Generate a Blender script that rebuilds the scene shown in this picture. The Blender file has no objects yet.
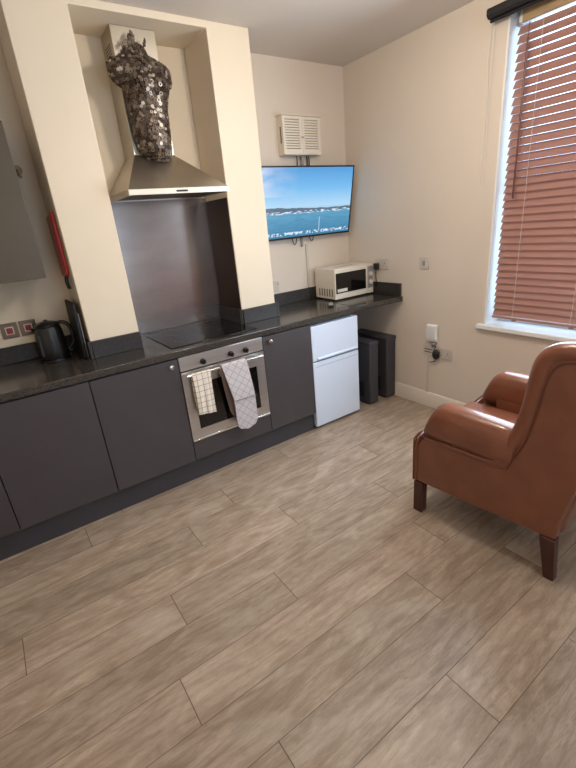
import bpy, bmesh, math, random
from mathutils import Vector, Matrix
from math import sin, cos, pi, radians
S = bpy.context.scene
C = S.collection
rnd = random.Random(7)

# ------------------------------------------------------------------ materials
MATS = {}
def lin(c):
    f = lambda v: v/12.92 if v <= .04045 else ((v+.055)/1.055)**2.4
    return tuple(f(x/255) for x in c)+(1,)
def mat(name, col, rough=.6, metal=0, spec=.5, noise=0, nscale=20, bump=0, bscale=200, coat=0, aniso=None, trans=0, col2=None):
    m = bpy.data.materials.new(name); m.use_nodes = True
    nt = m.node_tree; b = nt.nodes['Principled BSDF']
    c = lin(col)
    b.inputs['Base Color'].default_value = c
    b.inputs['Roughness'].default_value = rough
    b.inputs['Metallic'].default_value = metal
    b.inputs['Specular IOR Level'].default_value = spec
    b.inputs['Coat Weight'].default_value = coat
    if trans: b.inputs['Transmission Weight'].default_value = trans
    tc = nt.nodes.new('ShaderNodeTexCoord')
    if noise or col2:
        n = nt.nodes.new('ShaderNodeTexNoise'); n.inputs['Scale'].default_value = nscale; n.inputs['Detail'].default_value = 6
        mp = nt.nodes.new('ShaderNodeMapping')
        if aniso: mp.inputs['Scale'].default_value = aniso
        nt.links.new(tc.outputs['Object'], mp.inputs[0]); nt.links.new(mp.outputs[0], n.inputs['Vector'])
        r = nt.nodes.new('ShaderNodeMix'); r.data_type = 'RGBA'
        c2 = lin(col2) if col2 else tuple(max(0, x*(1-noise)) for x in c[:3])+(1,)
        c1 = c if col2 else tuple(min(1, x*(1+noise)) for x in c[:3])+(1,)
        r.inputs[6].default_value = c1; r.inputs[7].default_value = c2
        mr = nt.nodes.new('ShaderNodeMapRange'); mr.inputs[1].default_value = .35; mr.inputs[2].default_value = .65
        nt.links.new(n.outputs[0], mr.inputs[0]); nt.links.new(mr.outputs[0], r.inputs[0])
        nt.links.new(r.outputs[2], b.inputs['Base Color'])
    if bump:
        n2 = nt.nodes.new('ShaderNodeTexNoise'); n2.inputs['Scale'].default_value = bscale; n2.inputs['Detail'].default_value = 4
        mp = nt.nodes.new('ShaderNodeMapping')
        if aniso: mp.inputs['Scale'].default_value = aniso
        nt.links.new(tc.outputs['Object'], mp.inputs[0]); nt.links.new(mp.outputs[0], n2.inputs['Vector'])
        bp = nt.nodes.new('ShaderNodeBump'); bp.inputs['Strength'].default_value = bump; bp.inputs['Distance'].default_value = .002
        nt.links.new(n2.outputs[0], bp.inputs['Height']); nt.links.new(bp.outputs[0], b.inputs['Normal'])
    MATS[name] = m
    return m
M = {}
M['wall'] = mat('wall_paint', (216,203,188), .75, noise=.02, nscale=2, bump=.08, bscale=120)
M['chim'] = mat('wall_paint_warmlit', (226,211,188), .7, noise=.02, nscale=2, bump=.06, bscale=120)  # same paint as the other walls, warm light put into the colour
M['ceil'] = mat('ceiling_paint', (212,204,196), .85, noise=.01, nscale=2)
M['skirt'] = mat('skirting_paint', (222,210,196), .5)
M['white'] = mat('white_gloss', (232,232,230), .35)
M['upvc'] = mat('white_frame', (235,238,240), .3)
M['cab'] = mat('cabinet_grey', (66,60,62), .42, noise=.05, nscale=6)
M['plinth'] = mat('plinth_grey', (56,53,57), .5, noise=.05, nscale=6)
M['wallcab'] = mat('wall_cabinet_taupe', (80,68,52), .45, noise=.04, nscale=5)
M['granite'] = mat('black_granite', (36,33,32), .18, col2=(76,70,64), nscale=90, spec=.6)
M['granite_up'] = mat('black_granite_upstand', (34,31,31), .38, col2=(60,55,52), nscale=90, spec=.4)
M['granite_edge'] = mat('granite_joint', (20,18,18), .3)
M['steel'] = mat('brushed_steel', (190,184,174), .3, 1, noise=.1, nscale=8, aniso=(1,1,30), bump=.1, bscale=60)
M['steel_h'] = mat('steel_hood', (196,188,174), .38, 1, noise=.08, nscale=5, bump=.05, bscale=50)
M['splash'] = mat('splash_steel', (162,155,155), .22, .85, noise=.08, nscale=4, aniso=(.6,1,2), bump=.04, bscale=30)
M['splash_d'] = mat('side_steel_dark_reflect', (84,70,60), .3, 1, noise=.08, nscale=4)  # same steel as the splashback, reflection of the dark room put into colour
M['filter'] = mat('hood_filter', (96,90,82), .5, .6)
M['chrome'] = mat('chrome', (225,225,222), .15, 1)
M['ovensteel'] = mat('oven_steel', (204,200,196), .36, 1, noise=.05, nscale=6, aniso=(1,1,20))
M['black'] = mat('black_plastic', (22,22,24), .35)
M['blackmat'] = mat('black_matt', (30,29,31), .6)
M['board'] = mat('board_black', (14,14,15), .65)
M['glassblk'] = mat('black_glass', (14,13,14), .07, spec=.6)
M['hob'] = mat('hob_glass', (9,9,10), .08, spec=.45)
M['zone'] = mat('hob_ring', (58,56,56), .4)
M['fridge'] = mat('fridge_white', (208,216,230), .35)
M['groove'] = mat('fridge_groove', (120,132,150), .5)
M['mw'] = mat('microwave_cream', (226,216,200), .45)
M['vent'] = mat('dark_slots', (116,102,90), .7)
M['bin'] = mat('bin_charcoal', (58,57,62), .45, noise=.05, nscale=10)
M['leather'] = mat('tan_leather', (120,71,50), .28, noise=.10, nscale=9, bump=.25, bscale=220, coat=.25)
M['leather_d'] = mat('leather_piping', (96,52,36), .4)
M['wood_d'] = mat('dark_leg_wood', (66,34,28), .35, noise=.15, nscale=12, aniso=(6,6,1))
M['red'] = mat('red_case', (196,62,56), .4)
M['socket_w'] = mat('white_socket', (200,191,180), .35)
M['socket_s'] = mat('brushed_socket', (120,104,90), .35, .8)
M['redsw'] = mat('red_switch', (150,40,44), .3)
M['cord'] = mat('cord_white', (214,206,196), .6)
M['greyplastic'] = mat('grey_plastic', (150,146,142), .5)
M['tan'] = mat('headrail_wood', (168,140,104), .5, noise=.1, nscale=6, aniso=(1,1,8))
M['kettle_win'] = mat('kettle_window', (120,124,124), .12, spec=.7)
M['mitt_in'] = mat('mitt_lining', (120,100,90), .9)
M['hillmark'] = mat('label_dark', (70,60,60), .6)

def slat_mat():
    m = bpy.data.materials.new('slat_wood'); m.use_nodes = True; nt = m.node_tree
    b = nt.nodes['Principled BSDF']; out = nt.nodes['Material Output']
    b.inputs['Roughness'].default_value = .4
    tc = nt.nodes.new('ShaderNodeTexCoord'); mp = nt.nodes.new('ShaderNodeMapping'); mp.inputs['Scale'].default_value = (30, 2, 30)
    n = nt.nodes.new('ShaderNodeTexNoise'); n.inputs['Scale'].default_value = 3; n.inputs['Detail'].default_value = 5
    nt.links.new(tc.outputs['Object'], mp.inputs[0]); nt.links.new(mp.outputs[0], n.inputs['Vector'])
    r = nt.nodes.new('ShaderNodeMix'); r.data_type = 'RGBA'
    r.inputs[6].default_value = lin((184,142,128)); r.inputs[7].default_value = lin((160,116,103))
    nt.links.new(n.outputs[0], r.inputs[0]); nt.links.new(r.outputs[2], b.inputs['Base Color'])
    t = nt.nodes.new('ShaderNodeBsdfTranslucent'); t.inputs['Color'].default_value = lin((225,165,140))
    mx = nt.nodes.new('ShaderNodeMixShader'); mx.inputs[0].default_value = .22
    nt.links.new(b.outputs[0], mx.inputs[1]); nt.links.new(t.outputs[0], mx.inputs[2]); nt.links.new(mx.outputs[0], out.inputs[0])
    return m
M['slat'] = slat_mat()
M['wand'] = mat('wand_wood', (96,48,40), .4)

def glass_mat():
    m = bpy.data.materials.new('window_glass'); m.use_nodes = True; nt = m.node_tree
    nt.nodes.remove(nt.nodes['Principled BSDF']); out = nt.nodes['Material Output']
    t = nt.nodes.new('ShaderNodeBsdfTransparent'); g = nt.nodes.new('ShaderNodeBsdfGlossy'); g.inputs['Roughness'].default_value = .02
    mx = nt.nodes.new('ShaderNodeMixShader'); mx.inputs[0].default_value = .06
    nt.links.new(t.outputs[0], mx.inputs[1]); nt.links.new(g.outputs[0], mx.inputs[2]); nt.links.new(mx.outputs[0], out.inputs[0])
    return m
M['glass'] = glass_mat()

def floor_mat():
    m = bpy.data.materials.new('floor_planks'); m.use_nodes = True; nt = m.node_tree; N = nt.nodes; L = nt.links
    b = N['Principled BSDF']
    at = N.new('ShaderNodeAttribute'); at.attribute_name = 'plank'
    tc = N.new('ShaderNodeTexCoord')
    # offset texture per plank
    off = N.new('ShaderNodeVectorMath'); off.operation = 'MULTIPLY_ADD'
    off.inputs[1].default_value = (13, 17, 9)
    L.new(at.outputs['Color'], off.inputs[0]); L.new(tc.outputs['Object'], off.inputs[2])
    def noise(sc, aniso, det=6, dist=0.):
        mp = N.new('ShaderNodeMapping'); mp.inputs['Scale'].default_value = aniso
        n = N.new('ShaderNodeTexNoise'); n.inputs['Scale'].default_value = sc; n.inputs['Detail'].default_value = det; n.inputs['Distortion'].default_value = dist
        L.new(off.outputs[0], mp.inputs[0]); L.new(mp.outputs[0], n.inputs['Vector']); return n.outputs[0]
    a = noise(3.0, (1, 3.4, 1), 7, 2.4)
    f = noise(30, (1, 8, 1), 8, 1.0)
    g = noise(2.2, (1, 2.0, 1), 4, 1.5)
    mpw = N.new('ShaderNodeMapping'); mpw.inputs['Scale'].default_value = (.55, 3.2, 1)
    wv = N.new('ShaderNodeTexWave'); wv.bands_direction = 'Y'; wv.inputs['Scale'].default_value = 2.6; wv.inputs['Distortion'].default_value = 14; wv.inputs['Detail'].default_value = 4; wv.inputs['Detail Scale'].default_value = 1.1
    L.new(off.outputs[0], mpw.inputs[0]); L.new(mpw.outputs[0], wv.inputs['Vector'])
    def mixc(fac, c1, c2):
        r = N.new('ShaderNodeMix'); r.data_type = 'RGBA'
        for i, c in ((6, c1), (7, c2)):
            if isinstance(c, tuple): r.inputs[i].default_value = c
            else: L.new(c, r.inputs[i])
        if isinstance(fac, float): r.inputs[0].default_value = fac
        else: L.new(fac, r.inputs[0])
        return r.outputs[2]
    def rng(x, lo, hi, o0=0., o1=1.):
        r = N.new('ShaderNodeMapRange'); r.inputs[1].default_value = lo; r.inputs[2].default_value = hi
        r.inputs[3].default_value = o0; r.inputs[4].default_value = o1
        L.new(x, r.inputs[0]); return r.outputs[0]
    c = mixc(rng(a, .35, .65), lin((148,128,109)), lin((178,158,138)))
    c = mixc(rng(f, .42, .66, 0, .42), c, lin((122,102,84)))
    c = mixc(rng(wv.outputs[0], .55, 1., 0, .30), c, lin((124,104,86)))
    c = mixc(rng(g, .5, .72, 0, .35), c, lin((192,178,162)))
    sep = N.new('ShaderNodeSeparateColor'); L.new(at.outputs['Color'], sep.inputs[0])
    tone = rng(sep.outputs[1], 0, 1, .80, 1.13)
    vm = N.new('ShaderNodeVectorMath'); vm.operation = 'SCALE'; L.new(c, vm.inputs[0]); L.new(tone, vm.inputs['Scale'])
    L.new(vm.outputs[0], b.inputs['Base Color'])
    b.inputs['Specular IOR Level'].default_value = .4
    L.new(rng(f, .3, .7, .30, .44), b.inputs['Roughness'])
    bp = N.new('ShaderNodeBump'); bp.inputs['Strength'].default_value = .15; bp.inputs['Distance'].default_value = .001
    L.new(f, bp.inputs['Height']); L.new(bp.outputs[0], b.inputs['Normal'])
    return m
M['floor'] = floor_mat()
M['floor_gap'] = mat('floor_seam', (92,76,62), .7)

def towel_mat(kind):
    m = bpy.data.materials.new(kind); m.use_nodes = True; nt = m.node_tree; N = nt.nodes; L = nt.links
    b = N['Principled BSDF']; b.inputs['Roughness'].default_value = .95
    tc = N.new('ShaderNodeTexCoord'); sp = N.new('ShaderNodeSeparateXYZ'); L.new(tc.outputs['UV'], sp.inputs[0])
    def m2(op, a, bb=None):
        n = N.new('ShaderNodeMath'); n.operation = op
        for i, v in enumerate((a, bb)):
            if v is None: continue
            if isinstance(v, (int, float)): n.inputs[i].default_value = v
            else: L.new(v, n.inputs[i])
        return n.outputs[0]
    if kind == 'check_towel':
        u = m2('LESS_THAN', m2('FRACT', m2('MULTIPLY', sp.outputs[0], 27.)), .09)
        v = m2('LESS_THAN', m2('FRACT', m2('MULTIPLY', sp.outputs[1], 27.)), .09)
        fac = m2('MAXIMUM', u, v); c1, c2 = lin((222,210,194)), lin((144,128,112))
    else:
        s = m2('ADD', sp.outputs[0], sp.outputs[1]); d = m2('SUBTRACT', sp.outputs[0], sp.outputs[1])
        u = m2('LESS_THAN', m2('FRACT', m2('MULTIPLY', s, 17.)), .1)
        v = m2('LESS_THAN', m2('FRACT', m2('ADD', m2('MULTIPLY', d, 17.), 50.)), .1)
        fac = m2('MAXIMUM', u, v); c1, c2 = lin((192,184,184)), lin((158,150,152))
        bp = N.new('ShaderNodeBump'); bp.inputs['Strength'].default_value = .8; bp.inputs['Distance'].default_value = .004; bp.invert = True
        L.new(fac, bp.inputs['Height']); L.new(bp.outputs[0], b.inputs['Normal'])
    r = N.new('ShaderNodeMix'); r.data_type = 'RGBA'; r.inputs[6].default_value = c1; r.inputs[7].default_value = c2
    L.new(fac, r.inputs[0]); L.new(r.outputs[2], b.inputs['Base Color'])
    return m
M['towel'] = towel_mat('check_towel'); M['mitt'] = towel_mat('quilted_mitt')
M['mitt_trim'] = mat('mitt_trim', (120,112,112), .9)

def tv_mat():
    m = bpy.data.materials.new('tv_picture'); m.use_nodes = True; nt = m.node_tree; N = nt.nodes; L = nt.links
    b = N['Principled BSDF']; b.inputs['Base Color'].default_value = (.01,.01,.01,1); b.inputs['Roughness'].default_value = .2
    tc = N.new('ShaderNodeTexCoord'); sp = N.new('ShaderNodeSeparateXYZ'); L.new(tc.outputs['UV'], sp.inputs[0])
    U, V = sp.outputs[0], sp.outputs[1]
    def m2(op, a, bb=None, cc=None):
        n = N.new('ShaderNodeMath'); n.operation = op
        for i, v in enumerate((a, bb, cc)):
            if v is None: continue
            if isinstance(v, (int, float)): n.inputs[i].default_value = v
            else: L.new(v, n.inputs[i])
        return n.outputs[0]
    def ramp(x, stops):
        r = N.new('ShaderNodeValToRGB'); el = r.color_ramp.elements
        el[0].position = stops[0][0]; el[0].color = lin(stops[0][1]); el[1].position = stops[-1][0]; el[1].color = lin(stops[-1][1])
        for p, c in stops[1:-1]:
            e = el.new(p); e.color = lin(c)
        L.new(x, r.inputs[0]); return r.outputs[0]
    def mix(f, a, bb):
        r = N.new('ShaderNodeMix'); r.data_type = 'RGBA'; L.new(f, r.inputs[0])
        for i, c in ((6, a), (7, bb)):
            if isinstance(c, tuple): r.inputs[i].default_value = c
            else: L.new(c, r.inputs[i])
        return r.outputs[2]
    def noise(sx, sy, sc=1, det=5):
        mp = N.new('ShaderNodeMapping'); mp.inputs['Scale'].default_value = (sx, sy, 1)
        n = N.new('ShaderNodeTexNoise'); n.inputs['Scale'].default_value = sc; n.inputs['Detail'].default_value = det
        L.new(tc.outputs['UV'], mp.inputs[0]); L.new(mp.outputs[0], n.inputs['Vector']); return n.outputs[0]
    base = ramp(V, [(0,(58,120,158)),(.2,(74,140,176)),(.36,(92,156,190)),(.385,(150,190,215)),(.45,(168,205,232)),(.7,(112,178,226)),(1,(76,146,206))])
    # ripples on the sea
    sea = m2('LESS_THAN', V, .36)
    rp = m2('MULTIPLY', sea, m2('MULTIPLY', m2('GREATER_THAN', noise(6, 60), .55), .35))
    base = mix(rp, base, lin((52,108,142)))
    # cloud top left
    cl = m2('MULTIPLY', m2('MULTIPLY_ADD', noise(3, 5), 2.4, -.8), m2('MULTIPLY', m2('GREATER_THAN', V, .6), m2('MAXIMUM', m2('SUBTRACT', 1., m2('MULTIPLY', U, 2.6)), 0.)))
    clc = N.new('ShaderNodeClamp'); L.new(cl, clc.inputs[0])
    base = mix(clc.outputs[0], base, lin((214,214,226)))
    # hills
    top = m2('ADD', m2('MULTIPLY', m2('MAXIMUM', m2('SUBTRACT', .62, U), 0.), .07), m2('MULTIPLY_ADD', noise(9, 0.01), .05, .385))
    hill = m2('MULTIPLY', m2('LESS_THAN', V, top), m2('GREATER_THAN', V, .365))
    base = mix(hill, base, lin((84,104,124)))
    # white town / boats
    bo = m2('MULTIPLY', m2('GREATER_THAN', noise(22, 50), .53), m2('MULTIPLY', m2('LESS_THAN', V, .385), m2('GREATER_THAN', V, .345)))
    base = mix(bo, base, lin((214,222,232)))
    ti = m2('MULTIPLY', m2('GREATER_THAN', noise(34, 26), .52), m2('MULTIPLY', m2('LESS_THAN', V, .075), m2('GREATER_THAN', V, .03)))
    base = mix(ti, base, lin((205,222,235)))
    mast = m2('MULTIPLY', m2('LESS_THAN', m2('ABSOLUTE', m2('SUBTRACT', U, .625)), .003), m2('MULTIPLY', m2('LESS_THAN', V, .27), m2('GREATER_THAN', V, .05)))
    base = mix(mast, base, lin((200,215,228)))
    L.new(base, b.inputs['Emission Color']); b.inputs['Emission Strength'].default_value = 1.0
    return m
M['tv'] = tv_mat()
for i, c in enumerate([(100,86,74),(124,108,94),(76,64,56),(148,132,116),(206,196,184)]):
    M['coin%d' % i] = mat('coin_metal_%s' % 'abcde'[i], c, .5, .5)
M['torso'] = mat('torso_shell', (52,42,38), .5, .7, noise=.3, nscale=30)

# ------------------------------------------------------------------ helpers
def xf(o):
    return Matrix.Translation(o.location) @ o.rotation_euler.to_matrix().to_4x4()
def link(name, bm, mats, parent=None, local=False, smooth=False, bevel=0, seg=2, loc=None):
    """bm is in world coordinates unless local."""
    me = bpy.data.meshes.new(name)
    o = bpy.data.objects.new(name, me); C.objects.link(o)
    if parent is not None:
        o.parent = parent
        if not local:
            w = Matrix.Identity(4); q = parent; chain = []
            while q is not None: chain.append(q); q = q.parent
            for q in reversed(chain): w = w @ xf(q)
            bmesh.ops.transform(bm, matrix=w.inverted(), verts=bm.verts)
    elif loc is None and not local:
        # origin at base centre
        xs = [v.co.x for v in bm.verts]; ys = [v.co.y for v in bm.verts]; zs = [v.co.z for v in bm.verts]
        c = Vector(((min(xs)+max(xs))/2, (min(ys)+max(ys))/2, min(zs)))
        bmesh.ops.translate(bm, vec=-c, verts=bm.verts); o.location = c
    bmesh.ops.recalc_face_normals(bm, faces=bm.faces)
    if smooth:
        for f in bm.faces: f.smooth = True
    bm.to_mesh(me); bm.free()
    for m in (mats if isinstance(mats, (list, tuple)) else [mats]): me.materials.append(m)
    if bevel:
        md = o.modifiers.new('bevel', 'BEVEL'); md.width = bevel; md.segments = seg; md.limit_method = 'ANGLE'; md.angle_limit = radians(40)
        md.harden_normals = False
    if smooth == 'auto' or (bevel and seg > 1):
        for p in me.polygons: p.use_smooth = True
        try:
            me.set_sharp_from_angle(angle=radians(38))
        except Exception: pass
    return o
def empty(name, label, cat, loc, rz=0, group=None):
    o = bpy.data.objects.new(name, None); C.objects.link(o); o.location = loc; o.rotation_euler = (0,0,rz)
    o.empty_display_size = .05
    return tag(o, label, cat, group)
def tag(o, label, cat, group=None):
    o['label'] = label; o['category'] = cat
    if group: o['group'] = group
    return o
def struct(o): o['kind'] = 'structure'; return o
def box(bm, x0, x1, y0, y1, z0, z1, mi=0):
    vs = [bm.verts.new(p) for p in ((x0,y0,z0),(x1,y0,z0),(x1,y1,z0),(x0,y1,z0),(x0,y0,z1),(x1,y0,z1),(x1,y1,z1),(x0,y1,z1))]
    for q in ((0,3,2,1),(4,5,6,7),(0,1,5,4),(1,2,6,5),(2,3,7,6),(3,0,4,7)):
        f = bm.faces.new([vs[i] for i in q]); f.material_index = mi
    return vs
def BX(*a, mi=0):
    bm = bmesh.new(); box(bm, *a, mi=mi); return bm
def prism(bm, pts, axis, a, b, mi=0):
    """extrude 2D polygon pts along axis from a to b. axis x: pts=(y,z); y: (x,z); z: (x,y)"""
    def P(p, t): return {'x': (t,p[0],p[1]), 'y': (p[0],t,p[1]), 'z': (p[0],p[1],t)}[axis]
    A = [bm.verts.new(P(p, a)) for p in pts]; B = [bm.verts.new(P(p, b)) for p in pts]
    fs = [bm.faces.new(A), bm.faces.new(B[::-1])]
    n = len(pts)
    for i in range(n): fs.append(bm.faces.new((A[i], B[i], B[(i+1) % n], A[(i+1) % n])))
    for f in fs: f.material_index = mi
    return A+B
def cyl(bm, c, r, h, axis='z', n=24, r2=None, mi=0):
    """from c along +axis h"""
    r2 = r if r2 is None else r2
    ax = {'x': Vector((1,0,0)), 'y': Vector((0,1,0)), 'z': Vector((0,0,1))}[axis] if isinstance(axis, str) else Vector(axis).normalized()
    u = ax.orthogonal().normalized(); w = ax.cross(u); c = Vector(c)
    A = [bm.verts.new(c+(u*cos(2*pi*i/n)+w*sin(2*pi*i/n))*r) for i in range(n)]
    B = [bm.verts.new(c+ax*h+(u*cos(2*pi*i/n)+w*sin(2*pi*i/n))*r2) for i in range(n)]
    fs = [bm.faces.new(A[::-1]), bm.faces.new(B)]
    for i in range(n): fs.append(bm.faces.new((A[i], A[(i+1) % n], B[(i+1) % n], B[i])))
    for f in fs: f.material_index = mi
def tube(bm, pts, r, n=8, mi=0, closed=False):
    pts = [Vector(p) for p in pts]; rings = []; m = len(pts); up = None
    for i, p in enumerate(pts):
        a = pts[(i-1) % m] if closed else pts[max(0, i-1)]; b = pts[(i+1) % m] if closed else pts[min(m-1, i+1)]
        d = (b-a).normalized()
        if up is None: up = d.orthogonal().normalized()
        up = (up-d*up.dot(d)); up = up.normalized() if up.length > 1e-6 else d.orthogonal().normalized()
        w = d.cross(up); rr = r[i] if isinstance(r, (list, tuple)) else r
        rings.append([bm.verts.new(p+(up*cos(2*pi*k/n)+w*sin(2*pi*k/n))*rr) for k in range(n)])
    cnt = m if closed else m-1
    for i in range(cnt):
        A, B = rings[i], rings[(i+1) % m]
        for k in range(n):
            f = bm.faces.new((A[k], A[(k+1) % n], B[(k+1) % n], B[k])); f.material_index = mi
    if not closed:
        bm.faces.new(rings[0][::-1]).material_index = mi; bm.faces.new(rings[-1]).material_index = mi
def catmull(pts, k=6):
    P = [Vector(p) for p in pts]; out = []
    for i in range(len(P)-1):
        p0 = P[max(0, i-1)]; p1 = P[i]; p2 = P[i+1]; p3 = P[min(len(P)-1, i+2)]
        for j in range(k):
            t = j/k
            out.append(.5*((2*p1)+(p2-p0)*t+(2*p0-5*p1+4*p2-p3)*t*t+(3*p1-p0-3*p2+p3)*t**3))
    out.append(P[-1]); return out
def lathe(bm, prof, c, n=32, mi=0):
    rings = []
    for r, z in prof: rings.append([bm.verts.new((c[0]+r*cos(2*pi*k/n), c[1]+r*sin(2*pi*k/n), c[2]+z)) for k in range(n)])
    for A, B in zip(rings, rings[1:]):
        for k in range(n): bm.faces.new((A[k], A[(k+1) % n], B[(k+1) % n], B[k])).material_index = mi
    bm.faces.new(rings[0][::-1]).material_index = mi; bm.faces.new(rings[-1]).material_index = mi

H = 2.68; XL = -4.0; YF = -4.6
# ------------------------------------------------------------------ floor
def build_floor():
    bm = bmesh.new(); col = bm.loops.layers.float_color.new('plank')
    box(bm, XL, 0, YF, 0, -.05, -.0015, mi=1)
    joints = {0:-1.375, 1:-1.925, 2:-.895, 3:-1.741, 4:-1.15, 5:-2.04, 6:-1.263, 7:-1.565, 8:-2.417, 9:-1.82, 10:-1.348}
    L = 1.335; g = .0011
    r = random.Random(3)
    for k in range(-3, 20):
        y1 = -.6-.2*k; y0 = y1-.2
        y1 = min(y1, 0); y0 = max(y0, YF)
        j = joints.get(k, -r.random()*L)
        x = j
        while x > XL: x -= L
        while x < 0:
            a, b_ = max(x, XL), min(x+L, 0)
            if b_-a > .01:
                vs = [bm.verts.new(p) for p in ((a+g*1.4,y0+g,0),(b_-g*1.4,y0+g,0),(b_-g*1.4,y1-g,0),(a+g*1.4,y1-g,0))]
                f = bm.faces.new(vs); c = (r.random(), r.random(), r.random(), 1)
                for lp in f.loops: lp[col] = c
            x += L
    o = link('floor', bm, [M['floor'], M['floor_gap']], None, local=True)
    return struct(o)
build_floor()

# ------------------------------------------------------------------ walls
T = .12
struct(link('ceiling', BX(XL, 0, YF, 0, H, H+.1), M['ceil']))
struct(link('wall_back', BX(XL, .3, 0, T, -.05, H+.1), M['wall']))
struct(link('wall_left', BX(XL-T, XL, YF, 0, -.05, H+.1), M['wall']))
# front wall, behind the camera, with a second window added for fill light
V0, V1, VZ0, VZ1 = -2.45, -1.05, .9, 2.25
bm = bmesh.new()
for a in ((XL, V0, -.05, H+.1), (V1, .3, -.05, H+.1), (V0, V1, -.05, VZ0), (V0, V1, VZ1, H+.1)): box(bm, a[0], a[1], YF-T, YF, a[2], a[3])
struct(link('wall_front', bm, M['wall']))
# right wall with window opening
WY1, WY0, WZ0, WZ1 = -1.363, -2.63, .75, 2.575
WX = .26
bm = bmesh.new()
for a in ((WY1, 0, -.05, H+.1), (YF, WY0, -.05, H+.1), (WY0, WY1, -.05, WZ0), (WY0, WY1, WZ1, H+.1)): box(bm, 0, WX, a[0], a[1], a[2], a[3])
struct(link('wall_right', bm, M['wall']))
struct(link('wall_niche', BX(-2.095, -1.358, -.0008, .0008, .9, H), M['chim'], None, local=True))  # thin sheet over the back wall, its colour carries the warm light
struct(link('wall_alcove', BX(XL, -2.384, -.0008, .0008, .9, H), M['chim'], None, local=True))  # another warm-tinted sheet on the back wall, lamplight put into its colour
# chimney breast
CY = -.336
XCL, XNL, XNR, XCR, ZN = -2.384, -2.095, -1.358, -1.073, 2.643
bm = bmesh.new()
prism(bm, [(XCL,0),(XNL,0),(XNL,ZN),(XNR,ZN),(XNR,0),(XCR,0),(XCR,H),(XCL,H)], 'y', CY, 0)
o = struct(link('wall_chimney_breast', bm, M['chim'], bevel=.004))
# baseboard on right wall
bm = bmesh.new()
prism(bm, [(0,0),(-.016,0),(-.016,.095),(-.013,.103),(-.013,.112),(-.006,.126),(0,.128)], 'y', YF, 0)
struct(link('baseboard_right', bm, M['skirt'], bevel=.001))

# ------------------------------------------------------------------ window
win = bpy.data.objects.new('window_1', None); C.objects.link(win); win.location = (.13, (WY0+WY1)/2, WZ0); struct(win)
link('window_sill', BX(-.035, .17, WY0-.04, WY1+.04, WZ0-.008, WZ0+.025), M['white'], win, bevel=.006)
bm = bmesh.new(); t = .012
box(bm, .001, .17, WY1-t, WY1, WZ0+.025, WZ1); box(bm, .001, .17, WY0, WY0+t, WZ0+.025, WZ1); box(bm, .001, .17, WY0+t, WY1-t, WZ1-t, WZ1)
link('reveal_lining', bm, M['white'], win)
bm = bmesh.new(); fw = .035
y0, y1, z0, z1 = WY0+t, WY1-t, WZ0+.025, WZ1-t
box(bm, .16, .22, y0, y1, z0, z0+fw); box(bm, .16, .22, y0, y1, z1-fw, z1)
box(bm, .16, .22, y0, y0+fw, z0+fw, z1-fw); box(bm, .16, .22, y1-fw, y1, z0+fw, z1-fw)
zm = 1.66
box(bm, .16, .22, y0+fw, y1-fw, zm-.025, zm+.025)
link('window_frame', bm, M['upvc'], win, bevel=.004)
for za, zb in ((z0+fw, zm-.025), (zm+.025, z1-fw)):
    link('pane', BX(.187, .191, y0+fw, y1-fw, za, zb), M['glass'], win)
w2 = bpy.data.objects.new('window_added_fill', None); C.objects.link(w2); w2.location = ((V0+V1)/2, YF-.06, VZ0); struct(w2)  # unseen window, added to bring in fill daylight
bm = bmesh.new()
for a in ((V0, V0+.05, VZ0, VZ1), (V1-.05, V1, VZ0, VZ1), (V0+.05, V1-.05, VZ0, VZ0+.05), (V0+.05, V1-.05, VZ1-.05, VZ1)): box(bm, a[0], a[1], YF-.09, YF-.04, a[2], a[3])
link('window_frame', bm, M['upvc'], w2)
link('pane', BX(V0+.05, V1-.05, YF-.067, YF-.063, VZ0+.05, VZ1-.05), M['glass'], w2)

# venetian blind
BXP = .06
blind = empty('venetian_blind', 'reddish brown wooden slatted blind hanging in the window recess', 'blind', (BXP, (WY0+WY1)/2, .82))
by0, by1 = WY0+.03, -1.398
zt, zb, n = 2.478, .838, 38
tilt = radians(58)
for i in range(n):
    z = zb+.022+(zt-zb)*i/n
    bm = bmesh.new(); w = .025; th = .0014
    dx, dz = cos(tilt)*w, sin(tilt)*w      # inner (room side, -x) edge low, outer edge high
    nx, nz = -sin(tilt)*th, cos(tilt)*th
    pts = [(BXP-dx-nx, z-dz-nz), (BXP+dx-nx, z+dz-nz), (BXP+dx+nx, z+dz+nz), (BXP-dx+nx, z-dz+nz)]
    vs = prism(bm, pts, 'y', by0, by1)
    link('slat', bm, M['slat'], blind)
link('bottom_rail', BX(BXP-.024, BXP+.024, by0, by1, .818, .834), M['slat'], blind, bevel=.004)
hr = link('headrail', BX(BXP-.02, BXP+.03, by0+.004, by1-.004, 2.49, 2.54), M['upvc'], blind, bevel=.003)
link('valance', BX(BXP-.034, BXP-.022, by0, by1-.03, 2.482, 2.552), M['tan'], blind, bevel=.003)
bm = bmesh.new(); box(bm, BXP-.03, BXP+.034, by1-.003, by1+.004, 2.478, 2.556); box(bm, BXP-.034, BXP+.0, by1-.028, by1-.003, 2.548, 2.556)
link('bracket', bm, M['greyplastic'], blind)
for yy in (-1.545, -1.90, -2.30):
    bm = bmesh.new()
    tube(bm, [(BXP-.03, yy, 2.48), (BXP-.031, yy, .83)], .0012, 5); tube(bm, [(BXP+.028, yy, 2.48), (BXP+.029, yy, .83)], .0012, 5)
    for i in range(n):
        z = zb+.022+(zt-zb)*i/n-.024
        tube(bm, [(BXP-.031, yy, z), (BXP+.028, yy, z+.006)], .0009, 4)
    link('ladder_cord', bm, M['cord'], blind)
    link('cord_plug', BX(BXP-.012, BXP+.012, yy-.012, yy+.012, .806, .8175), M['slat'], blind)
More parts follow.
